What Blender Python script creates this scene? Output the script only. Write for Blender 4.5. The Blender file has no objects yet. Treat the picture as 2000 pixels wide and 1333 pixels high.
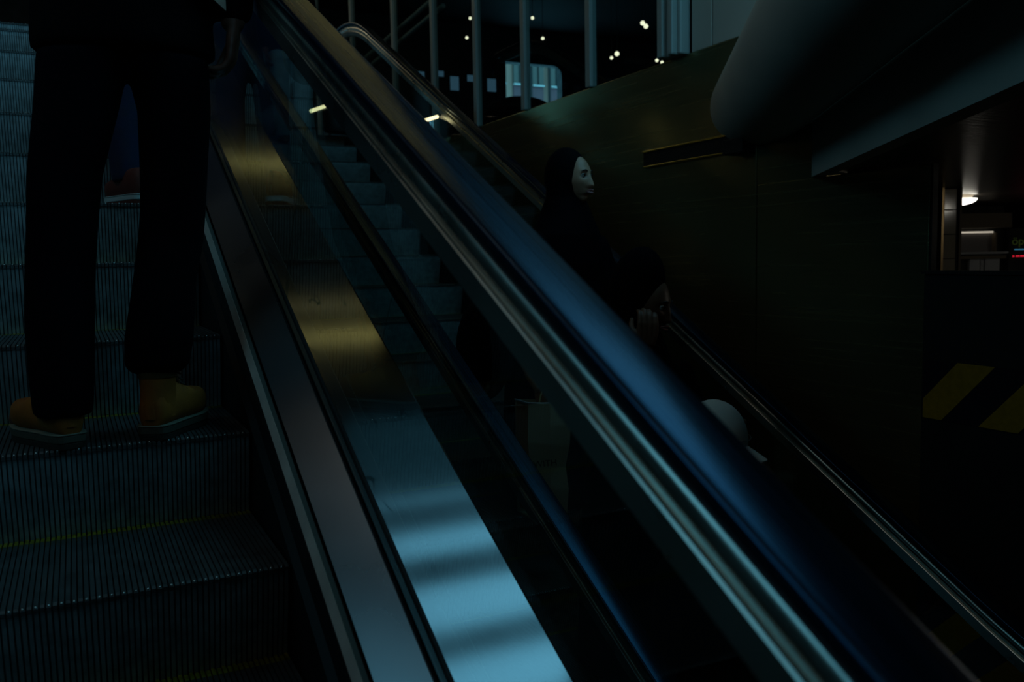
import bpy, bmesh, math, random
from mathutils import Vector, Matrix
random.seed(7)
C = bpy.context.scene.collection
SC = bpy.context.scene
PI = math.pi
# ------------------------------------------------------------------ camera, sky, lights, exposure
def cam_basis(yaw, pitch, roll):
    f = Vector((math.sin(yaw)*math.cos(pitch), math.cos(yaw)*math.cos(pitch), math.sin(pitch)))
    r = Vector((math.cos(yaw), -math.sin(yaw), 0)); u = r.cross(f)
    c, s = math.cos(roll), math.sin(roll)
    return c*r+s*u, -s*r+c*u, f
cd = bpy.data.cameras.new('camera'); cam = bpy.data.objects.new('camera', cd); C.objects.link(cam)
R_, U_, F_ = cam_basis(math.radians(26.18), math.radians(-5.27), math.radians(-1.07))
cam.matrix_world = Matrix(((R_.x, U_.x, -F_.x, 0), (R_.y, U_.y, -F_.y, 0), (R_.z, U_.z, -F_.z, 0), (0, 0, 0, 1)))
cd.sensor_width = 36.0; cd.lens = 36.0*1731/2000; cd.clip_start = .02; cd.clip_end = 200
cd.dof.use_dof = True; cd.dof.focus_distance = 2.6; cd.dof.aperture_fstop = 4.5
SC.camera = cam
w = bpy.data.worlds.new('sky'); SC.world = w; w.use_nodes = True
bg = w.node_tree.nodes['Background']
SKY = (.17, .60, .86)
bg.inputs[0].default_value = SKY + (1,); bg.inputs[1].default_value = 2.4
SC.view_settings.view_transform = 'Standard'; SC.view_settings.look = 'None'
SC.view_settings.exposure = 0.0; SC.view_settings.gamma = 1.0; SC.view_settings.use_curve_mapping = False
SC.cycles.max_bounces = 10; SC.cycles.transparent_max_bounces = 24; SC.cycles.caustics_reflective = False
SC.cycles.caustics_refractive = False; SC.cycles.sample_clamp_indirect = 2.0
def portal(name, loc, rot, sx, sy):            # guides the daylight that enters through a modelled opening
    l = bpy.data.lights.new(name, 'AREA'); l.shape = 'RECTANGLE'; l.size = sx; l.size_y = sy; l.cycles.is_portal = True
    o = bpy.data.objects.new(name, l); o.location = loc; o.rotation_euler = rot; C.objects.link(o)
portal('skylight_portal', (4.05, .05, 4.62), (0, 0, 0), 4.3, 8.2)
portal('added_left_portal', (-3.55, 2.0, 3.3), (0, -PI/2, 0), 1.4, 2.6)  # serves the unseen opening added on the left
portal('front_window_portal', (-2.05, 15.95, 2.12), (-PI/2, 0, 0), 1.9, 1.25)
portal('added_back_portal', (1.0, -6.9, 2.6), (PI/2, 0, 0), 6.0, 2.6)  # serves the unseen opening added behind the camera

# ------------------------------------------------------------------ materials
def mat(name, col, rough=.5, metal=0.0, spec=.5, noise=0.0, nscale=8.0, bump=0.0, bscale=200.0, aniso=0.0, stretch=None, emit=None, estr=0.0, sheen=0.0):
    m = bpy.data.materials.new(name); m.use_nodes = True
    nt = m.node_tree; b = nt.nodes['Principled BSDF']
    b.inputs['Base Color'].default_value = (*col, 1); b.inputs['Roughness'].default_value = rough
    b.inputs['Metallic'].default_value = metal; b.inputs['Specular IOR Level'].default_value = spec
    if aniso: b.inputs['Anisotropic'].default_value = aniso
    if sheen: b.inputs['Sheen Weight'].default_value = sheen
    if emit: b.inputs['Emission Color'].default_value = (*emit, 1); b.inputs['Emission Strength'].default_value = estr
    tc = nt.nodes.new('ShaderNodeTexCoord'); mp = nt.nodes.new('ShaderNodeMapping')
    nt.links.new(tc.outputs['Object'], mp.inputs[0])
    if stretch: mp.inputs['Scale'].default_value = stretch
    if noise:
        n = nt.nodes.new('ShaderNodeTexNoise'); n.inputs['Scale'].default_value = nscale; n.inputs['Detail'].default_value = 6
        nt.links.new(mp.outputs[0], n.inputs['Vector'])
        r = nt.nodes.new('ShaderNodeMapRange'); r.inputs[1].default_value = .3; r.inputs[2].default_value = .7
        r.inputs[3].default_value = 1-noise; r.inputs[4].default_value = 1+noise*.6
        nt.links.new(n.outputs[0], r.inputs[0])
        x = nt.nodes.new('ShaderNodeMix'); x.data_type = 'RGBA'; x.blend_type = 'MULTIPLY'; x.inputs[0].default_value = 1
        x.inputs[6].default_value = (*col, 1); nt.links.new(r.outputs[0], x.inputs[7]); nt.links.new(x.outputs[2], b.inputs['Base Color'])
        r2 = nt.nodes.new('ShaderNodeMapRange'); r2.inputs[1].default_value = .3; r2.inputs[2].default_value = .7
        r2.inputs[3].default_value = rough*.85; r2.inputs[4].default_value = min(1, rough*1.15)
        nt.links.new(n.outputs[0], r2.inputs[0]); nt.links.new(r2.outputs[0], b.inputs['Roughness'])
    if bump:
        n2 = nt.nodes.new('ShaderNodeTexNoise'); n2.inputs['Scale'].default_value = bscale; n2.inputs['Detail'].default_value = 3
        nt.links.new(mp.outputs[0], n2.inputs['Vector'])
        bp = nt.nodes.new('ShaderNodeBump'); bp.inputs['Strength'].default_value = bump; bp.inputs['Distance'].default_value = .002
        nt.links.new(n2.outputs[0], bp.inputs['Height']); nt.links.new(bp.outputs[0], b.inputs['Normal'])
    return m
def steel_deck():                                # brushed stainless sheet with a few dark hairline scratches
    m = mat('scratched_stainless', (.355, .315, .335), .10, 1.0, noise=.10, nscale=3.0)
    nt = m.node_tree; b = nt.nodes['Principled BSDF']
    old = b.inputs['Base Color'].links[0].from_socket
    tc = nt.nodes.new('ShaderNodeTexCoord'); acc = None
    for (sc, rot, th) in (((9, 1.6, 1.6), .25, .012), ((14, 2.2, 2.2), -.12, .010), ((4, 1.1, 1.1), .6, .006)):
        mp = nt.nodes.new('ShaderNodeMapping'); mp.inputs['Scale'].default_value = sc; mp.inputs['Rotation'].default_value = (0, 0, rot)
        nt.links.new(tc.outputs['Object'], mp.inputs[0])
        n = nt.nodes.new('ShaderNodeTexNoise'); n.inputs['Scale'].default_value = 1.7; n.inputs['Detail'].default_value = 1.0
        nt.links.new(mp.outputs[0], n.inputs['Vector'])
        s = nt.nodes.new('ShaderNodeMath'); s.operation = 'SUBTRACT'; s.inputs[1].default_value = .5; nt.links.new(n.outputs[0], s.inputs[0])
        a = nt.nodes.new('ShaderNodeMath'); a.operation = 'ABSOLUTE'; nt.links.new(s.outputs[0], a.inputs[0])
        l = nt.nodes.new('ShaderNodeMath'); l.operation = 'LESS_THAN'; l.inputs[1].default_value = th*.7; nt.links.new(a.outputs[0], l.inputs[0])
        g = nt.nodes.new('ShaderNodeTexNoise'); g.inputs['Scale'].default_value = 5.0; nt.links.new(tc.outputs['Object'], g.inputs['Vector'])
        gg = nt.nodes.new('ShaderNodeMath'); gg.operation = 'GREATER_THAN'; gg.inputs[1].default_value = .60; nt.links.new(g.outputs[0], gg.inputs[0])
        p = nt.nodes.new('ShaderNodeMath'); p.operation = 'MULTIPLY'; nt.links.new(l.outputs[0], p.inputs[0]); nt.links.new(gg.outputs[0], p.inputs[1])
        if acc is None: acc = p.outputs[0]
        else:
            q = nt.nodes.new('ShaderNodeMath'); q.operation = 'MAXIMUM'; nt.links.new(acc, q.inputs[0]); nt.links.new(p.outputs[0], q.inputs[1]); acc = q.outputs[0]
    x = nt.nodes.new('ShaderNodeMix'); x.data_type = 'RGBA'; nt.links.new(acc, x.inputs[0]); nt.links.new(old, x.inputs[6])
    x.inputs[7].default_value = (.09, .11, .12, 1); nt.links.new(x.outputs[2], b.inputs['Base Color'])
    return m
def glass_mat(name, tint=(.86, .93, .91), rough=.0):
    m = bpy.data.materials.new(name); m.use_nodes = True; nt = m.node_tree; nt.nodes.clear()
    o = nt.nodes.new('ShaderNodeOutputMaterial'); mx = nt.nodes.new('ShaderNodeMixShader')
    t = nt.nodes.new('ShaderNodeBsdfTransparent'); t.inputs[0].default_value = (*tint, 1)
    g = nt.nodes.new('ShaderNodeBsdfGlossy'); g.inputs['Roughness'].default_value = rough
    lw = nt.nodes.new('ShaderNodeLayerWeight'); lw.inputs[0].default_value = .5      # Schlick reflectance, the same on both faces
    pw = nt.nodes.new('ShaderNodeMath'); pw.operation = 'POWER'; pw.inputs[1].default_value = 5.0
    nt.links.new(lw.outputs['Facing'], pw.inputs[0])
    f = nt.nodes.new('ShaderNodeMath'); f.operation = 'MULTIPLY_ADD'; f.inputs[1].default_value = .96; f.inputs[2].default_value = .04
    nt.links.new(pw.outputs[0], f.inputs[0])
    nt.links.new(f.outputs[0], mx.inputs[0]); nt.links.new(t.outputs[0], mx.inputs[1]); nt.links.new(g.outputs[0], mx.inputs[2])
    nt.links.new(mx.outputs[0], o.inputs[0]); return m
def glow(name, col, s):
    return mat(name, (.02, .02, .02), .5, emit=col, estr=s)
M = {}
M['deck'] = steel_deck()
M['inner'] = mat('satin_stainless', (.33, .33, .34), .30, 1.0, noise=.12, nscale=2.5)
M['guide'] = mat('polished_stainless', (.58, .58, .52), .30, 1.0, noise=.05)
M['ledge'] = mat('pale_aluminium', (.95, .88, .78), .5, .2, noise=.15, nscale=14)
M['ledge2'] = mat('dull_aluminium', (.20, .25, .23), .5, .4)
M['black'] = mat('black_rubber_gasket', (.004, .004, .005), .45)
M['rib'] = mat('dark_rubber_rib', (.01, .012, .015), .32)
M['skirt'] = mat('black_skirt_panel', (.006, .006, .007), .55, noise=.3, nscale=20)
M['rail'] = mat('dark_blue_black_handrail_rubber', (.0015, .006, .016), .27, spec=.95, noise=.30, nscale=3, stretch=(60, .3, .3))
M['rail'].node_tree.nodes['Principled BSDF'].inputs['Specular Tint'].default_value = (.20, .54, 1.0, 1)
M['tread_metal'] = mat('dark_ribbed_tread', (.11, .125, .13), .45, .4, noise=.4, nscale=24)  # treads toned darker than the risers
M['step'] = mat('ribbed_step_aluminium', (.50, .56, .58), .42, .25, noise=.35, nscale=30)
M['stepbase'] = mat('dark_step_groove', (.10, .12, .125), .6, .2)
M['tip'] = mat('polished_cleat_tip', (.75, .76, .76), .16, 1.0)
M['yellow'] = mat('worn_yellow_step_edge', (.42, .36, .03), .5, noise=.5, nscale=60)
M['glass'] = glass_mat('balustrade_glass')
M['pane'] = glass_mat('hall_window_glass', (.82, .88, .87))
M['tinted'] = glass_mat('tinted_roof_glass', (.22, .24, .24))
M['bronze'] = mat('brushed_bronze_wall', (.40, .34, .17), .25, .82, noise=.12, nscale=2, bump=.10, bscale=40, stretch=(1, .25, 30))
M['brass'] = mat('brass_trim', (.55, .45, .12), .25, 1.0)
M['gilt'] = mat('dull_gilt', (.30, .21, .10), .3, .8)
M['dark'] = mat('dark_plaster', (.022, .022, .018), .8)
M['black2'] = mat('matt_black_paint', (.006, .007, .006), .7, noise=.2)
M['ceil'] = mat('dark_ceiling_paint', (.045, .043, .045), .8)
M['floor'] = mat('dark_stone_floor', (.04, .042, .042), .35, noise=.3, nscale=5)
M['grey'] = mat('grey_green_cladding', (.66, .60, .52), .55, noise=.08, nscale=2)
M['white'] = mat('white_painted_metal', (.46, .48, .45), .4)
M['soffit'] = mat('glossy_brown_ceiling', (.055, .046, .036), .32, .0, spec=.25, bump=.9, bscale=9, stretch=(1, 9, 1))
M['tapey'] = mat('yellow_tape', (.50, .24, .010), .5, noise=.2, nscale=40)
M['tapeb'] = mat('black_violet_tape', (.010, .007, .014), .45)
M['jeans'] = mat('dark_navy_denim', (.0022, .0025, .005), .9, spec=.05, noise=.3, nscale=25, bump=.3, bscale=300)
M['jeans2'] = mat('blue_denim', (.012, .022, .07), .9, noise=.3, nscale=25)
M['jeans3'] = mat('light_blue_denim', (.30, .40, .45), .9, noise=.25, nscale=15)
M['jacket'] = mat('black_jacket_cloth', (.0024, .0018, .0022), .85, spec=.06, noise=.3)
M['veil'] = mat('black_veil_cloth', (.0026, .0024, .0045), .85, spec=.06, noise=.3)
M['tan'] = mat('tan_nubuck_leather', (.46, .125, .012), .75, noise=.3, nscale=18, bump=.2, bscale=250)
M['tan2'] = mat('dark_tan_collar', (.16, .075, .02), .8, noise=.3)
M['welt'] = mat('pale_welt', (.26, .24, .18), .6)
M['sole'] = mat('grey_brown_rubber_sole', (.10, .09, .065), .6, noise=.2, nscale=30)
M['tread'] = mat('dark_rubber_sole', (.03, .022, .015), .7)
M['red'] = mat('red_brown_shoe_suede', (.16, .03, .02), .8, noise=.2)
M['wsole'] = mat('white_shoe_sole', (.75, .80, .78), .5)
M['skin'] = mat('brown_skin', (.55, .31, .20), .42, noise=.12, nscale=20)
M['skin2'] = mat('dark_brown_skin', (.17, .075, .042), .45, noise=.12, nscale=20)
M['skin3'] = mat('tan_skin', (.22, .075, .05), .5, noise=.12, nscale=20)
M['lip'] = mat('rose_lip', (.42, .17, .17), .35)
M['hair'] = mat('black_hair', (.006, .005, .005), .6)
M['eyew'] = mat('eye_white', (.55, .58, .56), .15)
M['iris'] = mat('dark_iris', (.015, .01, .008), .1)
M['paper'] = mat('kraft_paper', (.62, .58, .40), .85, noise=.12, nscale=9)
M['paper2'] = mat('brown_kraft_gusset', (.52, .32, .12), .85, noise=.12, nscale=9)
M['ink'] = mat('black_ink', (.01, .01, .012), .6)
M['cap'] = mat('white_cotton_cap', (.70, .72, .66), .85, noise=.06)
M['bagb'] = mat('black_leather', (.006, .006, .007), .5)
M['tile'] = mat('grey_brown_glazed_tile', (.42, .38, .29), .10, spec=.6)
M['warm'] = glow('warm_tube_glow', (1.0, .88, .28), 1.8)
M['lampw'] = glow('opal_lamp_glow', (1.0, .95, .82), 4.0)
M['lampw2'] = glow('added_bowl_glow', (1.0, .95, .82), 10.0)
M['spark'] = glow('small_lamp_glow', (1.0, .93, .66), 1.5)
M['warm2'] = glow('dim_warm_tube_glow', (1.0, .90, .40), .5)
M['panel'] = glow('added_panel_glow', (.95, .92, .80), 1.15)
M['panel2'] = glow('added_landing_glow', (1.0, .90, .62), 2.2)
M['strip'] = glow('bright_strip_glow', (1.0, .92, .50), 1.6)
M['shelfg'] = glow('shelf_strip_glow', (1.0, .88, .70), .5)
M['ledr'] = glow('red_led', (1.0, .02, .05), .8)
M['ledb'] = glow('blue_led', (.06, .30, .50), .45)
M['ledg'] = glow('green_letter_glow', (.10, .16, .02), .08)
M['bluepatch'] = glow('blue_patch_glow', (.10, .25, .38), .28)
M['cream'] = mat('cream_render_facade', (.36, .22, .165), .8)
M['spandrel'] = mat('purple_grey_spandrel', (.13, .065, .075), .7)
M['fwin'] = mat('blue_facade_glass', (.10, .09, .075), .3, .3)
M['kgrey'] = mat('kiosk_grey_panel', (.17, .16, .16), .6)
M['kpale'] = mat('kiosk_pale_panel', (.38, .40, .42), .5)
M['kbrown'] = mat('kiosk_brown_trim', (.14, .11, .07), .6)

# ------------------------------------------------------------------ mesh helpers
class MB:
    def __init__(s): s.v = []; s.f = []
    def add(s, vs, fs):
        o = len(s.v); s.v += [tuple(v) for v in vs]; s.f += [tuple(o+i for i in f) for f in fs]; return s
    def box(s, x0, x1, y0, y1, z0, z1):
        return s.add([(x0,y0,z0),(x1,y0,z0),(x1,y1,z0),(x0,y1,z0),(x0,y0,z1),(x1,y0,z1),(x1,y1,z1),(x0,y1,z1)],
                     [(0,3,2,1),(4,5,6,7),(0,1,5,4),(1,2,6,5),(2,3,7,6),(3,0,4,7)])
    def prism(s, poly, z0, z1):
        n = len(poly)
        return s.add([(x,y,z0) for x,y in poly]+[(x,y,z1) for x,y in poly],
                     [tuple(range(n-1,-1,-1)), tuple(range(n,2*n))]+[(i,(i+1)%n,n+(i+1)%n,n+i) for i in range(n)])
    def hexa(s, p): # 8 points: bottom 4, top 4
        return s.add(p, [(0,3,2,1),(4,5,6,7),(0,1,5,4),(1,2,6,5),(2,3,7,6),(3,0,4,7)])
    def loft(s, rings, cap=True, closed=True):
        n = len(rings[0]); o = len(s.v)
        for r in rings: s.v += [tuple(p) for p in r]
        for i in range(len(rings)-1):
            for j in range(n if closed else n-1):
                a = o+i*n+j; b = o+i*n+(j+1)%n
                s.f.append((a, b, b+n, a+n))
        if cap and closed:
            s.f.append(tuple(o+j for j in range(n-1,-1,-1))); s.f.append(tuple(o+(len(rings)-1)*n+j for j in range(n)))
        return s
    def tube(s, pts, rad, n=12, sub=0):
        pts = [Vector(p) for p in pts]
        if not hasattr(rad, '__len__'): rad = [rad]*len(pts)
        if sub:
            P, Rr = [], []
            for i in range(len(pts)-1):
                p0 = pts[max(i-1,0)]; p1 = pts[i]; p2 = pts[i+1]; p3 = pts[min(i+2,len(pts)-1)]
                for k in range(sub):
                    t = k/sub
                    P.append(.5*((2*p1)+(p2-p0)*t+(2*p0-5*p1+4*p2-p3)*t*t+(3*p1-p0-3*p2+p3)*t**3)); Rr.append(rad[i]*(1-t)+rad[i+1]*t)
            P.append(pts[-1]); Rr.append(rad[-1]); pts, rad = P, Rr
        rings = []; ref = None
        for i, p in enumerate(pts):
            d = (pts[min(i+1,len(pts)-1)]-pts[max(i-1,0)]).normalized()
            if ref is None: ref = d.orthogonal().normalized()
            ref = (ref-d*ref.dot(d)).normalized(); b = d.cross(ref)
            if i == 0:
                for q in (.35, .75): rings.append([p-d*rad[0]*(1-q)*.9+(ref*math.cos(2*PI*k/n)+b*math.sin(2*PI*k/n))*rad[0]*math.sqrt(1-(1-q)**2) for k in range(n)])
            rings.append([p+(ref*math.cos(2*PI*k/n)+b*math.sin(2*PI*k/n))*rad[i] for k in range(n)])
            if i == len(pts)-1:
                for q in (.75, .35): rings.append([p+d*rad[i]*(1-q)*.9+(ref*math.cos(2*PI*k/n)+b*math.sin(2*PI*k/n))*rad[i]*math.sqrt(1-(1-q)**2) for k in range(n)])
        return s.loft(rings)
    def ell(s, c, r, nu=20, nv=12, rot=None):
        rings = []
        for i in range(nv+1):
            ph = -PI/2+PI*min(max(i/nv, .02), .98); rr = math.cos(ph)
            ring = [Vector((r[0]*rr*math.cos(2*PI*k/nu), r[1]*rr*math.sin(2*PI*k/nu), r[2]*math.sin(ph))) for k in range(nu)]
            if rot: ring = [rot@p for p in ring]
            rings.append([p+Vector(c) for p in ring])
        return s.loft(rings)
    def rings_z(s, secs, n=28): # (cx, cy, z, rx, ry, ang)
        rings = []
        for (cx, cy, z, rx, ry, a) in secs:
            ca, sa = math.cos(a), math.sin(a); ring = []
            for k in range(n):
                u, v = rx*math.cos(2*PI*k/n), ry*math.sin(2*PI*k/n); ring.append((cx+u*ca-v*sa, cy+u*sa+v*ca, z))
            rings.append(ring)
        return s.loft(rings)
    def xf(s, m): s.v = [tuple(m@Vector(v)) for v in s.v]; return s
def new_mesh(name, b):
    me = bpy.data.meshes.new(name); me.from_pydata(b.v, [], b.f); me.update()
    bm = bmesh.new(); bm.from_mesh(me); bmesh.ops.recalc_face_normals(bm, faces=bm.faces); bm.to_mesh(me); bm.free(); return me
def obj(name, b, m, parent=None, smooth=False, bevel=0.0, label=None, weld=False):
    me = new_mesh(name, b) if isinstance(b, MB) else b
    o = bpy.data.objects.new(name, me); C.objects.link(o)
    if m is not None: me.materials.clear(); me.materials.append(m)
    if smooth: me.polygons.foreach_set('use_smooth', [True]*len(me.polygons)); me.set_sharp_from_angle(angle=math.radians(smooth if smooth is not True else 60))
    if bevel:
        mo = o.modifiers.new('bevel', 'BEVEL'); mo.width = bevel; mo.segments = 2; mo.limit_method = 'ANGLE'
    if parent is not None:
        o.parent = parent; o.matrix_parent_inverse = Matrix.Translation(-Vector(parent.location)) if parent.location.length else Matrix()
    if label: o['label'] = label
    return o
def thing(name, label, cat, loc=(0,0,0), group=None):
    o = bpy.data.objects.new(name, None); o.empty_display_size = .1; C.objects.link(o); o.location = loc
    o['label'] = label; o['category'] = cat
    if group: o['group'] = group
    return o
def tag(o, label, cat, group=None, kind=None):
    if label: o['label'] = label
    if cat: o['category'] = cat
    if group: o['group'] = group
    if kind: o['kind'] = kind
    return o
def struct(name, b, m, parent=None, **k):
    o = obj(name, b, m, parent, **k); 
    if parent is None: o['kind'] = 'structure'
    return o
def sempty(name, loc=(0,0,0)):
    o = bpy.data.objects.new(name, None); C.objects.link(o); o.location = loc; o['kind'] = 'structure'; return o
def fused(name, b, voxel, smooth=4, factor=.5):      # one continuous skin from overlapping volumes
    me = new_mesh('tmp', b); o = bpy.data.objects.new('tmp', me); C.objects.link(o)
    r = o.modifiers.new('r', 'REMESH'); r.mode = 'VOXEL'; r.voxel_size = voxel; r.use_smooth_shade = True
    if smooth:
        s = o.modifiers.new('s', 'SMOOTH'); s.iterations = smooth; s.factor = factor
    dg = bpy.context.evaluated_depsgraph_get(); dg.update()
    res = bpy.data.meshes.new_from_object(o.evaluated_get(dg)); res.name = name
    bpy.data.objects.remove(o); return res

# ------------------------------------------------------------------ the hall (structure)
T = math.tan(math.radians(27.3))
ZF, ZU, ZC = -2.40, 1.25, 4.50
struct('floor', MB().box(-3.6, 14.2, -7.2, 16.2, ZF-.15, ZF), M['floor'])
cl = sempty('ceiling')
for b in ((-3.6, 1.9, -7.2, 16.2), (6.2, 14.2, -7.2, 16.2), (1.9, 6.2, 4.15, 16.2), (1.9, 6.2, -7.2, -4.0)):
    obj('ceiling_panel', MB().box(*b, ZC, ZC+.22), M['ceil'], cl)
bars = [(3.36, 3.42), (3.06, 3.28), (2.62, 2.84)]+[(2.04-.6*i, 2.25-.6*i) for i in range(11)]
for (a, b) in bars: obj('skylight_bar', MB().box(1.9, 6.2, a, b, ZC, ZC+.10), M['ceil'], cl)
struct('window_2', MB().box(1.9, 6.2, 3.42, 4.15, ZC+.06, ZC+.08), M['tinted'])
wl = sempty('wall_left')
for b in ((-7.2, .7, ZF, ZC), (3.3, 16.2, ZF, ZC), (.7, 3.3, ZF, 2.6), (.7, 3.3, 4.0, ZC)):
    obj('wall_panel', MB().box(-3.8, -3.6, b[0], b[1], b[2], b[3]), M['dark'], wl)
for k in range(1, 3): obj('added_window_bar', MB().box(-3.75, -3.65, .7+2.6/3*k-.04, .7+2.6/3*k+.04, 2.6, 4.0), M['black2'], wl)  # unseen window added to light ledge, decks and steps from the left
wb = sempty('wall_back')
for b in ((-3.6, -2.0, ZF, ZC), (4.0, 14.2, ZF, ZC), (-2.0, 4.0, ZF, 1.3), (-2.0, 4.0, 3.9, ZC)):
    obj('wall_panel', MB().box(b[0], b[1], -7.2, -7.0, b[2], b[3]), M['dark'], wb)
for k in range(1, 4): obj('added_window_bar', MB().box(-2+1.5*k-.05, -2+1.5*k+.05, -7.15, -7.05, 1.3, 3.9), M['black2'], wb)  # unseen window added behind the camera to light the step risers
wf = sempty('wall_front')
for b in ((-3.6, -3.0, ZF, ZC), (-1.1, 7.84, ZF, ZC), (-3.0, -1.1, ZF, 1.5), (-3.0, -1.1, 2.75, ZC), (9.1, 14.2, ZF, ZC), (7.84, 9.1, ZF, 3.02), (7.84, 9.1, 3.87, ZC)):
    obj('wall_panel', MB().box(b[0], b[1], 16.0, 16.2, b[2], b[3]), M['black2'], wf)
cr = MB(); q = [(9.1, 3.87)]+[(9.1-.2+.2*math.cos(a), 3.87-.2+.2*math.sin(a)) for a in [i*PI/12 for i in range(7)]]
cr.add([(x, 16.0, z) for x, z in q]+[(x, 16.1, z) for x, z in q], [tuple(range(8)), tuple(range(15, 7, -1))]+[(i, i+8, (i+1) % 8+8, (i+1) % 8) for i in range(8)])
obj('rounded_corner', cr, M['black2'], wf)
struct('wall_far_right', MB().box(14.0, 14.2, -7.2, 16.2, ZF, ZC), M['dark'])
# upper landings
struct('floor_upper', MB().box(-3.6, .9, 6.3, 16, 1.20, 1.45), M['floor'])
struct('floor_landing', MB().box(.9, 3.5, 8.75, 16, 1.0, ZU), M['floor'])
struct('floor_mezzanine', MB().prism([(3.62, 3.55), (14, 3.55), (14, 16), (3.62, 16)], .72, ZU), M['floor'])
# bronze wall
wr = sempty('wall_right')
ys = [3.94, 8.5, 12.2, 15.99]
for a, b in zip(ys[:-1], ys[1:]):
    obj('wall_panel', MB().box(3.5, 3.6, a+.004, b-.004, ZF, ZU), M['bronze'], wr, bevel=.004)
obj('wall_panel', MB().box(3.5, 3.512, 2.80, 3.936, ZF, .395), M['bronze'], wr, bevel=.004)
obj('wall_panel', MB().box(3.5, 3.6, 3.42, 3.936, .395, ZU), M['bronze'], wr)
obj('wall_end', MB().box(3.512, 3.53, 2.79, 3.5, ZF, .395), M['black2'], wr)
obj('wall_end', MB().box(3.495, 3.53, 2.78, 2.79, ZF, .395), M['black2'], wr)
obj('wall_backing', MB().box(3.515, 3.58, 3.5, 15.98, ZF, ZU-.02), M['black2'], wr)
obj('slot_shade', MB().box(3.485, 3.51, 4.05, 5.03, .605, .695), M['black2'], wr)  # black box on the wall stands for the slot's shaded inside
for z in (.60, .70): obj('ledge_trim', MB().box(3.478, 3.51, 4.05 if z > .65 else 4.02, 5.03, z-.006, z+.006), M['brass'], wr, bevel=.002)
obj('bracket', MB().box(3.40, 3.5, 3.95, 4.12, .575, .66), M['black2'], wr, bevel=.006)
# glazed screen above the wall, with white posts
for i, yy in enumerate([5.72, 6.77, 7.75, 8.83, 10.07, 11.75, 13.6]):
    p = obj('window_post', MB().box(3.47, 3.53, yy-.035, yy+.035, ZU, ZC), M['white'], None, bevel=.006); p['kind'] = 'structure'
    p.name = 'trim_%d' % (i+1)
gl = MB()
for a, b in zip([4.78, 5.76, 6.81, 7.79, 8.87, 10.11, 11.79, 13.64], [5.68, 6.73, 7.71, 8.79, 10.03, 11.71, 13.56, 15.9]):
    g = struct('window_1', MB().box(3.495, 3.505, a, b, ZU, ZC), M['pane'])
pl = sempty('trim_10')
for (x0, x1, a, b) in ((3.44, 3.52, 4.565, 4.60), (3.40, 3.52, 4.60, 4.65), (3.43, 3.52, 4.65, 4.70), (3.40, 3.52, 4.70, 4.76)):
    obj('pillar_flute', MB().box(x0, x1, a, b, ZU, ZC), M['white'], pl, bevel=.01)
sp = sempty('wall_upper_right')
for a, b in ((4.34, 4.53), (3.42, 4.33)): obj('wall_panel', MB().box(3.5, 3.56, a, b, ZU, ZC), M['grey'], sp, bevel=.004)
# mezzanine edge over the lower hall : flat fascia and the big rounded bulkhead beside it
A = Vector((math.sin(math.radians(34.1)), math.cos(math.radians(34.1)))); N = Vector((A.y, -A.x))
def an(s, u): p = A*s+N*u; return (p.x, p.y)
fa = struct('trim_11', MB().prism([an(-4, .92), an(4.86, .92), (3.52, 3.41), (3.52, 3.30), an(4.6, 1.0), an(-4, 1.0)], .40, .69), M['grey'])
struct('ceiling_lower', MB().prism([an(-4, 1.0), an(4.72, 1.0), (3.6, 3.41), (3.64, 9.9), (13.9, 9.9), (13.9, -6.8), (1.5, -6.8)], .41, .66), M['soffit'])
cy = MB(); rings = []
for s in (-4, 0, 2, 4, 5.2, 6.2):
    rings.append([(*(an(s, .73+.272*math.cos(t))), .887+.272*math.sin(t)) for t in [2*PI*k/40 for k in range(40)]])
cy.loft(rings); struct('trim_12', cy, M['grey'], smooth=True)
struct('wall_lower_hall', MB().box(3.62, 13.9, 9.7, 9.9, ZF, .41), M['dark'])

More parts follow.
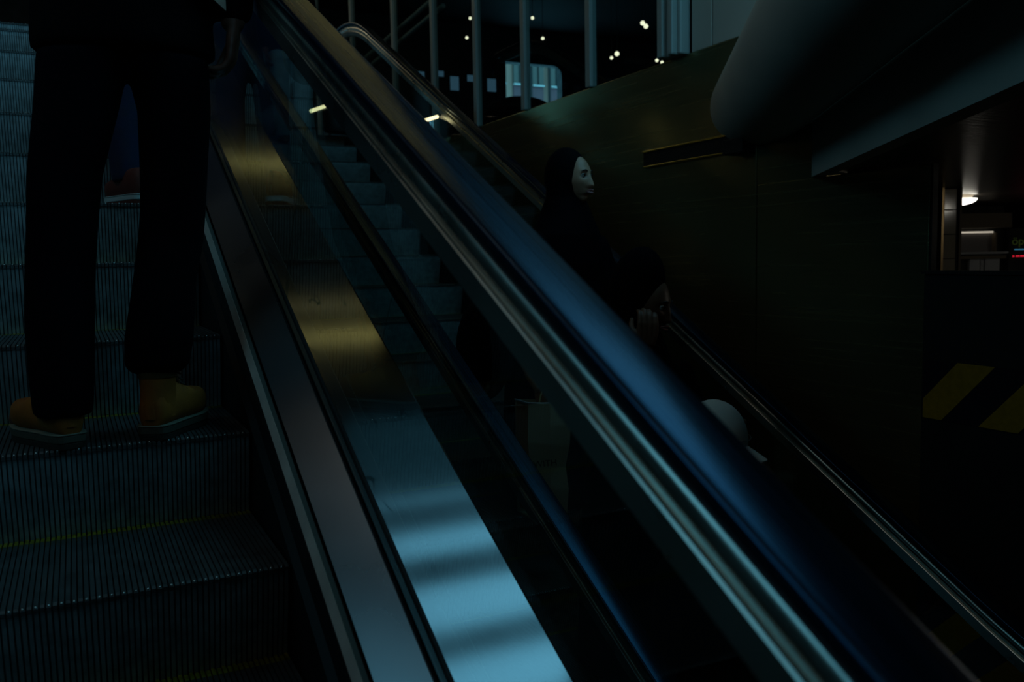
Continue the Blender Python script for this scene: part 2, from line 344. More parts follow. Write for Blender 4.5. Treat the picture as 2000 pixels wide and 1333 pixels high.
# ------------------------------------------------------------------ escalators
NEAR_V = -1.539
class Esc:
    def __init__(s, xc, v, zb, zt, bl=.45):
        s.xc, s.v, s.zb, s.zt, s.bl = xc, v, zb, zt, bl
        s.ylo = (zb-v)/T; s.yhi = (zt-v)/T
    def B(s, y, bl=None):
        bl = bl or s.bl
        def sm(t): return 0 if t < -bl else (t if t > bl else (t+bl)**2/(4*bl))
        return s.zb+T*(sm(y-s.ylo)-sm(y-s.yhi))
    def ys(s, a, b, n=60):
        r = [a+(b-a)*i/n for i in range(n+1)]; return r
    def sweep(s, prof, a, b, closed=True, n=60):   # prof: (dx, dv) pairs, swept along the incline
        return MB().loft([[(s.xc+dx, y, s.B(y)+dv) for dx, dv in prof] for y in s.ys(a, b, n)], closed=closed)
def sgn(p, k): return [(k*x, v) for x, v in p]
def step_mesh(nm=''):
    """one step: ribbed tread and curved ribbed riser; origin at the nose centre"""
    b = MB(); rs = MB(); n = 95; w_ = 1.0
    for k in range(n):
        x = -w_/2+.0035+k*(w_-.007)/(n-1); h = .0039; tip = .004 if k % 2 else 0.0
        b.add([(x-h,-tip,-.004),(x+h,-tip,-.004),(x+h,.006,0),(x-h,.006,0),(x+h,.425,0),(x-h,.425,0),
               (x-h,-tip,-.012),(x+h,-tip,-.012),(x+h,.425,-.012),(x-h,.425,-.012)],
              [(0,1,2,3),(3,2,4,5),(0,6,7,1),(1,7,8,4,2),(0,3,5,9,6),(5,4,8,9)])
        cv = [(.002,-.012),(.004,-.03),(.012,-.07),(.026,-.12),(.042,-.17),(.052,-.215)]
        rs.loft([[(x-h*.92,y+.004,z),(x+h*.92,y+.004,z),(x+h,y+.012,z),(x-h,y+.012,z)] for y, z in cv])
    base = MB().box(-w_/2, w_/2, .008, .47, -.03, -.010)
    cv = [(.010,-.012),(.012,-.03),(.020,-.07),(.034,-.12),(.050,-.17),(.060,-.215)]
    base.loft([[(-w_/2,y,z),(w_/2,y,z),(w_/2,y+.03,z),(-w_/2,y+.03,z)] for y, z in cv])
    yl = MB()
    for k in range(n):
        x = -w_/2+.0035+k*(w_-.007)/(n-1); h = .0036
        yl.box(x-h, x+h, .425, .455 if k % 2 else .470, -.012, 0.0)
    yl.box(-w_/2, w_/2, .425, .470, -.012, -.0085)
    tp = MB()
    for k in range(1, n, 2):
        x = -w_/2+.0035+k*(w_-.007)/(n-1); tp.ell((x, .0005, -.0015), (.0026, .0045, .0026), 8, 5)
    return new_mesh('step', rs), new_mesh('tread', b), new_mesh('step_base', base), new_mesh('yellow_edge', yl), new_mesh('cleat_tips', tp)
STEP, STRD, SBASE, SYEL, STIP = step_mesh()
STIP.polygons.foreach_set('use_smooth', [True]*len(STIP.polygons))
for me, m in ((STEP, M['step']), (STRD, M['tread_metal']), (SBASE, M['stepbase']), (SYEL, M['yellow']), (STIP, M['tip'])): me.materials.append(m)
def glass_panel(E, gx, y0, y1, vb, vt, t=.006):
    rb, n = [], 14
    for i in range(n+1):
        y = y0+(y1-y0)*i/n; sl = (E.B(y+.05)-E.B(y-.05))/.1/T; off = .42*sl
        yt = y-off
        rb.append([(gx-t, y, E.B(y)+vb), (gx+t, y, E.B(y)+vb), (gx+t, yt, E.B(yt)+vt), (gx-t, yt, E.B(yt)+vt)])
    return MB().loft(rb)
def rail_loop(E, gx, a, b):
    """closed centre line of a handrail run with a newel turn at both ends"""
    pts = []
    v = 1.062; r = .17
    for i in range(7): t = -PI/2-PI*i/6; pts.append((a+r*math.cos(t), E.B(a)+v-r+r*math.sin(t)))
    for y in E.ys(a+.05, b-.05, 70): pts.append((y, E.B(y)+v))
    for i in range(7): t = PI/2-PI*i/6; pts.append((b+r*math.cos(t), E.B(b)+v-r+r*math.sin(t)))
    return pts
def handrail(E, gx, a, b):
    pts = rail_loop(E, gx, a, b)
    hp = [(-.024,-.016),(-.030,-.012),(-.0345,-.001),(-.0360,.0065),(-.0353,.0105),(-.0330,.0135),(-.029,.0149)]
    prof = hp+[(0,.0158)]+[(-x, v) for x, v in reversed(hp)]+[(.022,-.009),(-.022,-.009)]
    rings = []
    for i, p in enumerate(pts):
        p0 = pts[max(i-1,0)]; p1 = pts[min(i+1,len(pts)-1)]
        d = Vector((p1[0]-p0[0], p1[1]-p0[1])).normalized(); nn = Vector((-d.y, d.x))
        rings.append([(gx+dx, p[0]+nn.x*dn, p[1]+nn.y*dn) for dx, dn in prof])
    return MB().loft(rings)
def escalator(E, label, y0, k0, k1, ends, joints, outer_r, outer_l, right_mat='deck'):
    a, b = ends
    root = thing('escalator', label, 'escalator', (E.xc, E.ylo, E.zb))
    for k in range(k0, k1+1):
        y = y0+.405*k
        st = bpy.data.objects.new('step', STEP); C.objects.link(st); st.parent = root
        st.matrix_parent_inverse = Matrix.Translation(-Vector(root.location)); st.location = (E.xc, y, E.B(y, .62))
        for nm, me in (('tread', STRD), ('step_base', SBASE), ('yellow_edge', SYEL), ('cleat_tips', STIP)):
            c = bpy.data.objects.new(nm, me); C.objects.link(c); c.parent = st
            if nm == 'cleat_tips': c['kind'] = 'stuff'
    obj('truss_pit', E.sweep([(-.60,-.75),(.60,-.75),(.60,-.60),(-.60,-.60)], a, b), M['black2'], root)
    for k in (1, -1):
        obj('skirt_panel', E.sweep(sgn([(.507,-.40),(.507,.150),(.512,.152),(.512,-.40)], k), a, b), M['skirt'], root)
        obj('skirt_brush', E.sweep(sgn([(.493,.052),(.493,.060),(.507,.075),(.507,.045)], k), a, b), M['black'], root)
        obj('skirt_ledge', E.sweep(sgn([(.5075,.153),(.5165,.181),(.520,.178),(.512,.150)], k), a, b), M['ledge'], root)
        obj('ledge_lip', E.sweep(sgn([(.5165,.1785),(.5235,.193),(.526,.190),(.519,.176)], k), a, b), M['ledge2'], root)
        obj('inner_deck', E.sweep(sgn([(.5275,.2035),(.5985,.2585),(.6005,.2590),(.6005,.250),(.529,.195)], k), a, b), M['inner'], root)
        obj('gasket', E.sweep(sgn([(.600,.255),(.603,.263),(.606,.258),(.6065,.266),(.617,.266),(.618,.258),(.621,.270),(.6255,.271),(.6265,.262),(.6265,.24),(.600,.24)], k), a, b), M['rib'], root)
        ow = outer_r if k == 1 else outer_l
        if ow:
            obj('outer_deck', E.sweep(sgn([(.626,.272),(ow-.006,.272),(ow-.001,.269),(ow,.262),(ow,.02),(ow-.006,.02),(ow-.006,.26),(.626,.264)], k), a, b), M[right_mat if k == 1 else 'deck'], root)
        g = E.xc+k*.612
        for j0, j1 in zip(joints[:-1], joints[1:]):
            obj('glass_panel', glass_panel(E, g, j0+.003, j1-.003, .245, 1.0), M['glass'], root)
        pr = [(-.021,.955),(-.0215,.993),(-.0195,.9955),(-.0135,.997),(-.0135,1.006),(-.0165,1.0075),(-.0195,1.012),(-.0208,1.020),(-.0205,1.027),(-.0175,1.034),(-.0120,1.038),(-.0120,1.044),(-.0165,1.046),(-.0165,1.058),(-.012,1.064)]
        pr = pr+[(-x, v) for x, v in reversed(pr)]
        obj('handrail_guide', E.sweep([(k*.612+x, v) for x, v in pr], a+.1, b-.1), M['guide'], root, smooth=35)
        obj('handrail', handrail(E, g, a, b), M['rail'], root, smooth=50)
    return root
E1 = Esc(.361-.5, NEAR_V, ZF-.1, 1.45); E2 = Esc(1.92, -3.09, ZF, ZU)
j1 = [2.268+1.95*i for i in range(-2, 3)]; j2 = [2.325+1.95*i for i in range(-1, 4)]
escalator(E1, 'nearest escalator with tan boots and ribbed steps climbing to the upper left', 1.791, -8, 12, (-2.6, 7.0), [-2.4]+j1+[6.8], .813, .72)
# the second flight carries its steps at the same pitch
ys2 = 5.952*2.42/2.54
def tread(y): return E2.B(ys2+.405*math.floor((y-ys2)/.405), .62)
escalator(E2, 'lower escalator behind the glass carrying veiled women downwards', ys2, -12, 9, (.35, 9.3), [.55]+j2+[9.1], 1.05, .80)

# ------------------------------------------------------------------ far facade seen through the opening in the front wall
fb = thing('building', 'cream building facade with tall windows seen through the bright far opening', 'building', (12.6, 24.2, 2.0))
obj('facade_wall', MB().box(8.5, 17.5, 24.1, 24.6, 1.0, 9.0), M['cream'], fb)
px = [11.4, 12.05, 12.68, 13.3, 13.95, 14.6, 10.75]
for xx in px:
    for z0 in (2.2, 3.7, 5.2):
        f = obj('window', MB().box(xx-.02, xx+.36, 24.02, 24.12, z0, z0+.78), M['fwin'], fb)
        obj('window_sill', MB().box(xx-.03, xx+.37, 23.97, 24.05, z0-.05, z0), M['white'], f)
        obj('mullion', MB().box(xx+.15, xx+.19, 24.0, 24.03, z0, z0+.78), M['black2'], f)
        obj('spandrel', MB().box(xx-.02, xx+.36, 24.04, 24.12, z0-.62, z0-.05), M['spandrel'], fb)
for xx in (13.2, 12.58): obj('downpipe', MB().tube([(xx, 23.98, 1.0), (xx, 23.98, 9.0)], .04, 8), M['black2'], fb)
cn = thing('canopy', 'dark rounded canopy standing before the bright far opening', 'canopy', (7.5, 14.9, ZU))
dm = MB(); rr = []
for i in range(9):
    t = i/8*PI/2; rr.append([(7.55+.62*math.cos(t)*math.cos(2*PI*k/28), 14.9+.62*math.cos(t)*math.sin(2*PI*k/28), 2.72+.26*math.sin(t)+.0001) for k in range(28)])
dm.loft(rr); obj('dome', dm, M['black2'], cn, smooth=True)
obj('pole', MB().tube([(7.55, 14.9, ZU), (7.55, 14.9, 2.74)], .05, 10), M['black2'], cn)
for i, (xx, w_, h_, z) in enumerate([(5.70, .22, .10, 3.50), (6.02, .18, .22, 3.42), (6.38, .24, .10, 3.52), (6.72, .17, .26, 3.36), (7.12, .26, .12, 3.48), (7.5, .18, .24, 3.38)]):  # stand-ins for blurred bluish marks, built as glowing patches
    q = thing('blue_glow_patch', 'small dim blue glowing patch high on the dark far wall', 'window', (xx, 15.97, z), 'small blue glowing patches beside the bright far opening')
    obj('frame', MB().box(xx-w_/2-.03, xx+w_/2+.03, 15.95, 16.0, z-h_/2-.03, z+h_/2+.03), M['black2'], q)
    obj('pane', MB().box(xx-w_/2, xx+w_/2, 15.935, 15.955, z-h_/2, z+h_/2), M['bluepatch'], q)
for i, (xx, yy, z) in enumerate([(5.328, 7.695, 2.366), (5.077, 7.787, 2.06), (5.025, 7.81, 2.02), (5.482, 7.578, 1.964), (5.436, 7.603, 1.985), (3.95, 8.9, 2.57), (3.95, 9.0, 2.39), (4.328, 8.194, 2.438), (4.41, 8.133, 2.229), (5.35, 7.67, 2.33)]):
    r = .024 if i in (0, 9, 1) else .017
    q = thing('pendant_lamp', 'tiny round pendant lamp glowing behind the white window posts', 'lamp', (xx, yy, z), 'tiny pendant lamps behind the window posts')
    obj('bulb', MB().ell((xx, yy, z), (r, r, r), 12, 8), M['spark'], q, smooth=True)
    obj('cord', MB().tube([(xx, yy, z+r*.8), (xx, yy, ZC)], .003, 6), M['black2'], q)
# sloping twin rail on the glazed screen
tr = thing('stair_rail', 'sloping twin pipe rail crossing the white window posts', 'handrail', (3.56, 9.8, 2.6))
for dz in (0, .15): obj('rail_pipe', MB().tube([(3.58, 11.6, 2.50+dz), (3.58, 8.75, 2.62+dz)], .028, 10), M['white'], tr, smooth=True)
for yy in (10.3, 9.0): obj('rail_bracket', MB().tube([(3.58, yy, 2.40+(10.75-yy)*.264-.01), (3.53, yy, 2.40+(10.75-yy)*.264-.01)], .015, 8), M['grey'], tr)

# ------------------------------------------------------------------ warm ceiling lamps and landing glow strips
for nm, lab, x0, x1, yy, z in (('tube_lamp', 'long warm tube lamp under the ceiling nearest the skylight', 1.15, 2.35, 4.80, 4.38),
                               ('tube_lamp', 'long warm tube lamp under the ceiling farther from the skylight', 1.0, 2.3, 5.12, 4.38),
                               ('tube_lamp', 'long warm tube lamp over the top of the nearest escalator', .4, 3.0, 6.7, 4.38),
                               ('tube_lamp', 'added long warm tube lamp over the top of the lower escalator', .8, 3.3, 8.8, 4.38)):  # last lamp added for warm reflections on the bronze wall and rails
    q = thing(nm, lab, 'lamp', (x0, yy, z))
    obj('housing', MB().box(x0-.03, x1+.03, yy-.06, yy+.06, z+.03, 4.5), M['black2'], q)
    obj('tube', MB().tube([(x0, yy, z), (x1, yy, z)], .03, 10), M['warm2'] if 5 < yy < 6 else M['warm'], q, smooth=True)
for lab, p0, p1 in (('small bright glowing strip at the left of the lower escalator top', (1.608, 6.5, 1.096), (1.71, 6.5, 1.135)),
                    ('small bright glowing strip at the right of the lower escalator top', (2.406, 6.3, 1.039), (2.509, 6.3, 1.074))):
    q = thing('glow_strip', lab, 'lamp', p0)  # bright strips built as thin glowing rods
    obj('tube', MB().tube([p0, p1], .013, 10), M['strip'], q, smooth=True)

for xx, yy, lab in ((-1.9, -.6, 'added square warm white ceiling lamp above the viewer'), (-1.9, 1.6, 'added square warm white ceiling lamp above the booted man'), (-1.9, 3.8, 'added square warm white ceiling lamp above the person in red shoes'),  # unseen lamps added to light the near escalator from the left
                    (1.4, 11.4, 'added square warm white ceiling lamp over the near upper landing'), (1.4, 13.6, 'added square warm white ceiling lamp over the far upper landing')):  # unseen pair added to light the bronze wall and fascia from ahead
    q = thing('ceiling_lamp', lab, 'lamp', (xx, yy, 4.45))
    obj('frame', MB().box(xx-.45, xx+.45, yy-.45, yy+.45, 4.46, 4.5), M['black2'], q)
    obj('diffuser', MB().box(xx-.4, xx+.4, yy-.4, yy+.4, 4.44, 4.46), M['panel'] if yy < 6 else M['panel2'], q)

# ------------------------------------------------------------------ black hoarding with hazard tape
hd = thing('hoarding', 'black painted hoarding with a yellow and black hazard stripe', 'barrier', (3.05, 1.0, ZF))
obj('panel', MB().box(3.0, 3.06, -2.0, 2.417, ZF, -.088), M['black2'], hd, bevel=.003)
obj('cap_strip', MB().box(2.99, 3.07, -2.0, 2.425, -.088, -.075), M['black2'], hd)
def tape(z0, z1, ytop0):
    tp = obj('hazard_tape', MB().box(2.9965, 2.9995, -2.0, 2.404, z0, z1), M['tapeb'], hd)
    h = z1-z0; k = 0
    while k < 9:
        yb = ytop0-.313*k; sl = h*.95
        pts = [(yb, z0), (yb-.155, z0), (yb-.155-sl, z1), (yb-sl, z1)]
        # clip at the end of the board
        pp = []
        for i in range(4):
            a, b = pts[i], pts[(i+1) % 4]
            if a[0] <= 2.404: pp.append(a)
            if (a[0]-2.404)*(b[0]-2.404) < 0:
                t = (2.404-a[0])/(b[0]-a[0]); pp.append((2.404, a[1]+t*(b[1]-a[1])))
        if len(pp) >= 3:
            n = len(pp)
            m = MB().add([(2.9945, y, z) for y, z in pp]+[(2.9968, y, z) for y, z in pp], [tuple(range(n)), tuple(range(2*n-1, n-1, -1))]+[(i, n+i, n+(i+1) % n, (i+1) % n) for i in range(n)])
            obj('yellow_stripe', m, M['tapey'], tp)
        k += 1
tape(-.655, -.425, 2.475); tape(-1.64, -1.40, 2.46)
for (yy, z, l) in ((2.43, -.862, .03), (2.475, -1.03, .02)):
    pass

# ------------------------------------------------------------------ lower hall: tiled column, opal lamp, kiosk
co = thing('column', 'slim column of glazed square tiles with gilt edges', 'column', (5.15, 3.95, ZF))
d = Vector((.114, -.056, 0)).normalized(); nrm = Vector((-.79, -.61, 0)).normalized(); nrm = (nrm-d*nrm.dot(d)).normalized()
O = Vector((5.088, 3.974, 0))
def cp(u, n, z): p = O+d*u-nrm*n; return (p.x, p.y, z)
def cbox(u0, u1, n0, n1, z0, z1): return MB().hexa([cp(u0,n0,z0),cp(u1,n0,z0),cp(u1,n1,z0),cp(u0,n1,z0),cp(u0,n0,z1),cp(u1,n0,z1),cp(u1,n1,z1),cp(u0,n1,z1)])
obj('core', cbox(.0, .127, .006, .14, ZF, .41), M['black2'], co)
z = .425-.158*18
while z < .40:
    for u0, u1 in ((.012, .092),):
        t_ = obj('tile', cbox(u0, u1, -.002-.001*random.random(), .01, max(z+.002, ZF), min(z+.156, .40)), M['tile'], co, bevel=.002)
    z += .158
obj('edge_trim', cbox(-.004, .010, -.006, .02, ZF, .41), M['gilt'], co)
obj('edge_trim', cbox(.112, .127, -.004, .02, ZF, .41), M['kbrown'], co)
lp = thing('ceiling_lamp', 'bright white opal bowl lamp under the low ceiling', 'lamp', (5.92, 4.51, .41))
bw = MB(); rr = []
for i in range(8):
    t = i/7*PI/2; rr.append([(5.90+.155*math.cos(t)*math.cos(2*PI*k/32), 4.51+.155*math.cos(t)*math.sin(2*PI*k/32), .384-.050*math.sin(t)-.0001*i) for k in range(32)])
bw.loft(rr); obj('bowl', bw, M['lampw'], lp, smooth=True)
obj('mount', MB().rings_z([(5.92, 4.51, .383, .10, .10, 0), (5.92, 4.51, .41, .12, .12, 0)]), M['kbrown'], lp)
for lab, lx, ly in (('added white opal bowl lamp of the lower hall right of the view', 5.0, 1.6), ('added white opal bowl lamp of the lower hall before the kiosk', 7.6, 2.6)):  # unseen lamps added to light the tiled column and kiosk
    q = thing('ceiling_lamp', lab, 'lamp', (lx, ly, .41)); bw = MB(); rr = []
    for i in range(8):
        t = i/7*PI/2; rr.append([(lx+.16*math.cos(t)*math.cos(2*PI*k/32), ly+.16*math.cos(t)*math.sin(2*PI*k/32), .384-.05*math.sin(t)-.0001*i) for k in range(32)])
    bw.loft(rr); obj('bowl', bw, M['lampw2'], q, smooth=True)
    obj('mount', MB().rings_z([(lx, ly, .383, .10, .10, 0), (lx, ly, .41, .12, .12, 0)]), M['kbrown'], q)
ks = thing('kiosk', 'dim kiosk front with a lit shelf and pale lower panels', 'kiosk', (7.35, 5.4, ZF))
kd = Vector((7.558-7.177, 5.234-5.422, 0)).normalized(); kn = Vector((kd.y, -kd.x, 0)); kn = kn if kn.dot(Vector((-1, -.7, 0))) > 0 else -kn
KO = Vector((7.18, 5.43, 0))
def kp(u, n, z): p = KO+kd*u+kn*n; return (p.x, p.y, z)
def kbox(u0, u1, n0, n1, z0, z1): return MB().hexa([kp(u0,n0,z0),kp(u1,n0,z0),kp(u1,n1,z0),kp(u0,n1,z0),kp(u0,n0,z1),kp(u1,n0,z1),kp(u1,n1,z1),kp(u0,n1,z1)])
obj('body', kbox(-.6, .42, -.6, -.03, ZF, .40), M['black2'], ks)
obj('back_panel', kbox(-.3, .31, -.03, -.02, -.01, .155), M['kgrey'], ks)
obj('canopy_panel', kbox(-.3, .42, -.02, .10, .20, .33), M['kbrown'], ks)
obj('shelf', kbox(-.3, .42, -.03, .06, -.032, -.012), M['kpale'], ks)
obj('shelf_strip', kbox(-.2, .31, -.02, .0, .158, .172), M['shelfg'], ks)  # brightness put into the strip as its own glow
obj('post', kbox(.31, .325, -.03, .04, -.03, .16), M['kbrown'], ks)
for u0, u1 in ((.10, .19), (.20, .225), (.24, .37)): obj('lower_panel', kbox(u0, u1, -.03, .01, -.9, -.075), M['kpale'], ks)
obj('rail', kbox(-.3, .42, -.03, .03, -.075, -.045), M['kbrown'], ks)
sg = thing('display_sign', 'black display with green letters above red light dots', 'sign', tuple(kp(.55, .1, -.3)))
obj('panel', kbox(.43, 1.05, -.02, .05, ZF, .19), M['black2'], sg)
def text(name, body, size, loc, ux, uz, m, parent, ext=.002):
    cu = bpy.data.curves.new('t', 'FONT'); cu.body = body; cu.size = size; cu.extrude = ext; cu.align_x = 'LEFT'
    to = bpy.data.objects.new('t', cu); C.objects.link(to)
    ux = Vector(ux).normalized(); uz = Vector(uz).normalized(); n = ux.cross(uz)
    M4 = Matrix(((ux.x, uz.x, n.x, loc[0]), (ux.y, uz.y, n.y, loc[1]), (ux.z, uz.z, n.z, loc[2]), (0, 0, 0, 1)))
    dg = bpy.context.evaluated_depsgraph_get(); me = bpy.data.meshes.new_from_object(to.evaluated_get(dg)); me.transform(M4)
    bpy.data.objects.remove(to); return obj(name, me, m, parent)
text('lettering', 'öpp', .105, kp(.45, .053, .045), kd, (0, 0, 1), M['ledg'], sg)
obj('blue_line', kbox(.475, .60, .05, .053, .0, .008), M['ledb'], sg)
for u0, u1 in ((.462, .476), (.492, .505), (.510, .520), (.53, .55), (.553, .58), (.59, .61), (.62, .65)): obj('red_light', kbox(u0, u1, .05, .054, -.062, -.050), M['ledr'], sg)

# ------------------------------------------------------------------ people
def head_mesh(b, M4, s=1.0):
    """face with brow, eye sockets, nose, lips, chin and ears, added to b; M4 places it (x right, y face, z up, origin mid-head)"""
    nu, nv = 72, 60; rings = []
    def g(x, m, sd): return math.exp(-((x-m)/sd)**2)
    for i in range(nv+1):
        ph = -PI/2+PI*min(max(i/nv, .006), .994); ring = []
        for k in range(nu):
            th = 2*PI*k/nu
            x = .073*math.cos(ph)*math.cos(th); yv = .094*math.cos(ph)*math.sin(th); z = .118*math.sin(ph)
            if z < -.015: x *= 1-.30*((-.015-z)/.10); 
            if z < -.03 and yv < .02: yv *= 1-.45*min(1, (-.03-z)/.07)
            if yv > 0:
                fr = min(1, yv/.045); ax = abs(x)
                yv = yv**.8*.094**.2*.97
                dy = 0
                nz = max(0, min(1, (.030-z)/.062)) if z > -.038 else max(0, 1-(-.038-z)/.012)
                dy += nz*.026*g(x, 0, .0095+.006*nz) if -.05 < z < .032 else 0
                dy += .006*g(ax, .013, .006)*g(z, -.030, .008)
                dy -= .013*g(ax, .031, .014)*g(z, .014, .0125)
                dy += .005*g(ax, .028, .02)*g(z, .037, .009)
                dy += .004*g(ax, .040, .016)*g(z, -.018, .018)
                dy += .008*g(x, 0, .022)*(g(z, -.054, .0055)+1.05*g(z, -.066, .0065))
                dy -= .005*g(x, 0, .024)*g(z, -.060, .0024)
                dy -= .004*g(x, 0, .03)*g(z, -.077, .006)
                dy += .011*g(x, 0, .02)*g(z, -.097, .012)
                yv += dy*fr
            ring.append(M4@Vector((x*s, yv*s, z*s)))
        rings.append(ring)
    b.loft(rings)
    for sx in (-1, 1):
        e = MB().ell((0, 0, 0), (.010, .019, .032), 14, 10); e.xf(M4@Matrix.Translation((sx*.074*s, -.008*s, -.002*s))@Matrix.Rotation(sx*.25, 4, 'Z')); b.add(e.v, e.f)
def face_parts(M4, par, brow=True, s=1.0):
    for sx in (-1, 1):
        e = MB().ell((0, 0, 0), (.0125*s,)*3, 16, 12); e.xf(M4@Matrix.Translation((sx*.031*s, .0715*s, .014*s))); eo = obj('eye', e, M['eyew'], par, smooth=True)
        e = MB().ell((0, 0, 0), (.006*s, .0022*s, .006*s), 12, 8); e.xf(M4@Matrix.Translation((sx*.032*s, .0835*s, .0135*s))); obj('iris', e, M['iris'], eo, smooth=True)
        if brow:
            e = MB().tube([(sx*.016*s, .0905*s, .035*s), (sx*.030*s, .0885*s, .040*s), (sx*.046*s, .076*s, .034*s)], [.0022*s, .003*s, .0015*s], 8, 3); e.xf(M4); obj('eyebrow', e, M['hair'], par, smooth=True)
        e = MB().tube([(sx*.018*s, .0835*s, .018*s), (sx*.031*s, .0885*s, .0215*s), (sx*.045*s, .0765*s, .017*s)], [.0015*s, .0022*s, .0015*s], 8, 3); e.xf(M4); obj('eyelid', e, M['hair'], par, smooth=True)
    up = MB().tube([(-.024*s, .084*s, -.0595*s), (-.009*s, .1015*s, -.0535*s), (0, .1030*s, -.0555*s), (.009*s, .1015*s, -.0535*s), (.024*s, .084*s, -.0595*s)], [.0015*s, .0036*s, .0034*s, .0036*s, .0015*s], 8, 4)
    lo = MB().tube([(-.023*s, .084*s, -.0615*s), (-.008*s, .1005*s, -.0665*s), (.008*s, .1005*s, -.0665*s), (.023*s, .084*s, -.0615*s)], [.0015*s, .0046*s, .0046*s, .0015*s], 8, 4)
    for e, nm in ((up, 'upper_lip'), (lo, 'lower_lip')): e.xf(M4); obj(nm, e, M['lip'], par, smooth=True)
def frame(loc, facing, pitch=0.0, roll=0.0):
    f = Vector((facing[0], facing[1], 0)).normalized(); r = Vector((f.y, -f.x, 0)); u = Vector((0, 0, 1))
    m = Matrix(((r.x, f.x, u.x, loc[0]), (r.y, f.y, u.y, loc[1]), (r.z, f.z, u.z, loc[2]), (0, 0, 0, 1)))
    return m@Matrix.Rotation(pitch, 4, 'X')@Matrix.Rotation(roll, 4, 'Y')
def hand(b, wrist, knuckle_dir, palm_n, thumb_side, curl, size=1.0):
    """palm, four curled fingers and a thumb that leaves the palm's side; curl = bend per joint in radians"""
    W = Vector(wrist); D = Vector(knuckle_dir).normalized(); Pn = Vector(palm_n); Pn = (Pn-D*Pn.dot(D)).normalized(); S = D.cross(Pn)
    if S.dot(Vector(thumb_side)) < 0: S = -S
    k = size
    for i in range(4):
        off = (.030-.020*i)*k
        b.tube([W+S*off*.55+D*.012*k, W+S*off*.9+D*.045*k, W+S*off+D*.085*k], [.0135*k, .0135*k, .0105*k], 10, 3)
    ln = [.072, .082, .076, .058]
    for i in range(4):
        off = (.030-.020*i)*k; p = W+S*off+D*.085*k; pts = [p-D*.01*k, p]; a = 0
        for j, f in enumerate((.45, .30, .25)):
            a += curl[j] if j < len(curl) else .3
            p = p+(D*math.cos(a)+Pn*math.sin(a))*ln[i]*f*k; pts.append(p)
        b.tube(pts, [.0095*k, .0098*k, .0085*k, .0080*k, .0066*k], 10, 3)
    t0 = W+S*.022*k+D*.020*k
    b.tube([t0, t0+S*.026*k+D*.026*k+Pn*.008*k, t0+S*.034*k+D*.055*k+Pn*.022*k, t0+S*.030*k+D*.078*k+Pn*.032*k], [.0135*k, .0125*k, .0100*k, .0078*k], 10, 3)
def boot(root, heel, toe, z, mats, name='boot', shaft=.17, L=None, sh_r=.052):
    """ankle boot: lugged sole, welt, upper with rounded toe, collar, tongue and laces"""
    h = Vector((heel[0], heel[1], z)); t = Vector((toe[0], toe[1], z)); D = (t-h); D.normalize(); S = Vector((D.y, -D.x, 0)); L = L or .29
    um, sm, tm, cm = mats
    def P(a, s, zz): p = h+D*a*L+S*s; return (p.x, p.y, z+zz)
    def half(a): # half width of the foot outline along its length
        pts = [(0, .018), (.03, .031), (.12, .037), (.35, .038), (.55, .046), (.72, .050), (.86, .044), (.95, .030), (1.0, .010)]
        for (a0, w0), (a1, w1) in zip(pts[:-1], pts[1:]):
            if a <= a1: return w0+(w1-w0)*(a-a0)/(a1-a0)
        return .01
    st = [0, .02, .06, .12, .2, .3, .4, .5, .6, .7, .8, .88, .94, .98, 1.0]
    def slab(zlo, zhi, gr, lift=0):
        b = MB(); rings = []
        out = [(a, half(a)+gr) for a in st]+[(a, -half(a)-gr) for a in reversed(st)]
        for zz in (zlo, zhi): rings.append([P(a+(gr/L if a > .97 else (-gr/L if a < .03 else 0)), s, zz+(lift*max(0, a-.7)**2*4)) for a, s in out])
        return b.loft(rings)
    bt = thing(name, root[0], 'boot' if 'boot' in name else 'shoe', tuple(h)) if isinstance(root, tuple) else None
    par = obj(name, MB().loft([[(P(a, s, zz)) for a, s in []] for zz in []]) if False else new_upper(P, half, L, shaft, sh_r, st), um, root, smooth=70)
    obj('outsole', slab(0.0, .014, .002, .012), tm, par, bevel=.002)
    obj('midsole', slab(.014, .032, .0035, .012), sm, par, bevel=.003)
    obj('welt', slab(.032, .0350, .0050, .012), M['welt'] if sm is M['sole'] else sm, par, bevel=.001)
    return par, P
def new_upper(P, half, L, shaft, sh_r, st):
    b = MB(); n = 24; rings = []
    for a in st:
        top = .034+(.095 if a < .42 else (.095-.034*(a-.42)/.3 if a < .72 else .061+.004*math.sin(PI*min(1, (a-.72)/.28*.5+.5))))
        if a < .06: top = .034+.06+.5*a
        if a > .9: top = .034+.062*math.sqrt(max(.02, 1-((a-.9)/.105)**2))
        w_ = half(a)*1.02
        ring = []
        for k in range(n):
            th = 2*PI*k/n; c, s_ = math.cos(th), math.sin(th)
            sx = math.copysign(abs(c)**.7, c)*w_; zz = .028+(top-.028)*(.5+.5*math.copysign(abs(s_)**.75, s_)) 
            taper = 1-.28*max(0, (zz-.06)/.08) if a < .6 else 1
            ring.append(P(a, sx*taper, zz))
        rings.append(ring)
    b.loft(rings)
    if shaft:
        rings = []
        for zz, cx, rx, ry in ((.05, .19, .036, .054), (.09, .19, .037, .052), (.12, .195, .038, .048), (shaft, .195, .041, .048), (shaft+.006, .195, .038, .045), (shaft-.01, .195, .032, .040)):
            rings.append([P(cx+ry/L*math.cos(2*PI*k/n), rx*math.sin(2*PI*k/n), zz) for k in range(n)])
        b.loft(rings, cap=False)
    return b

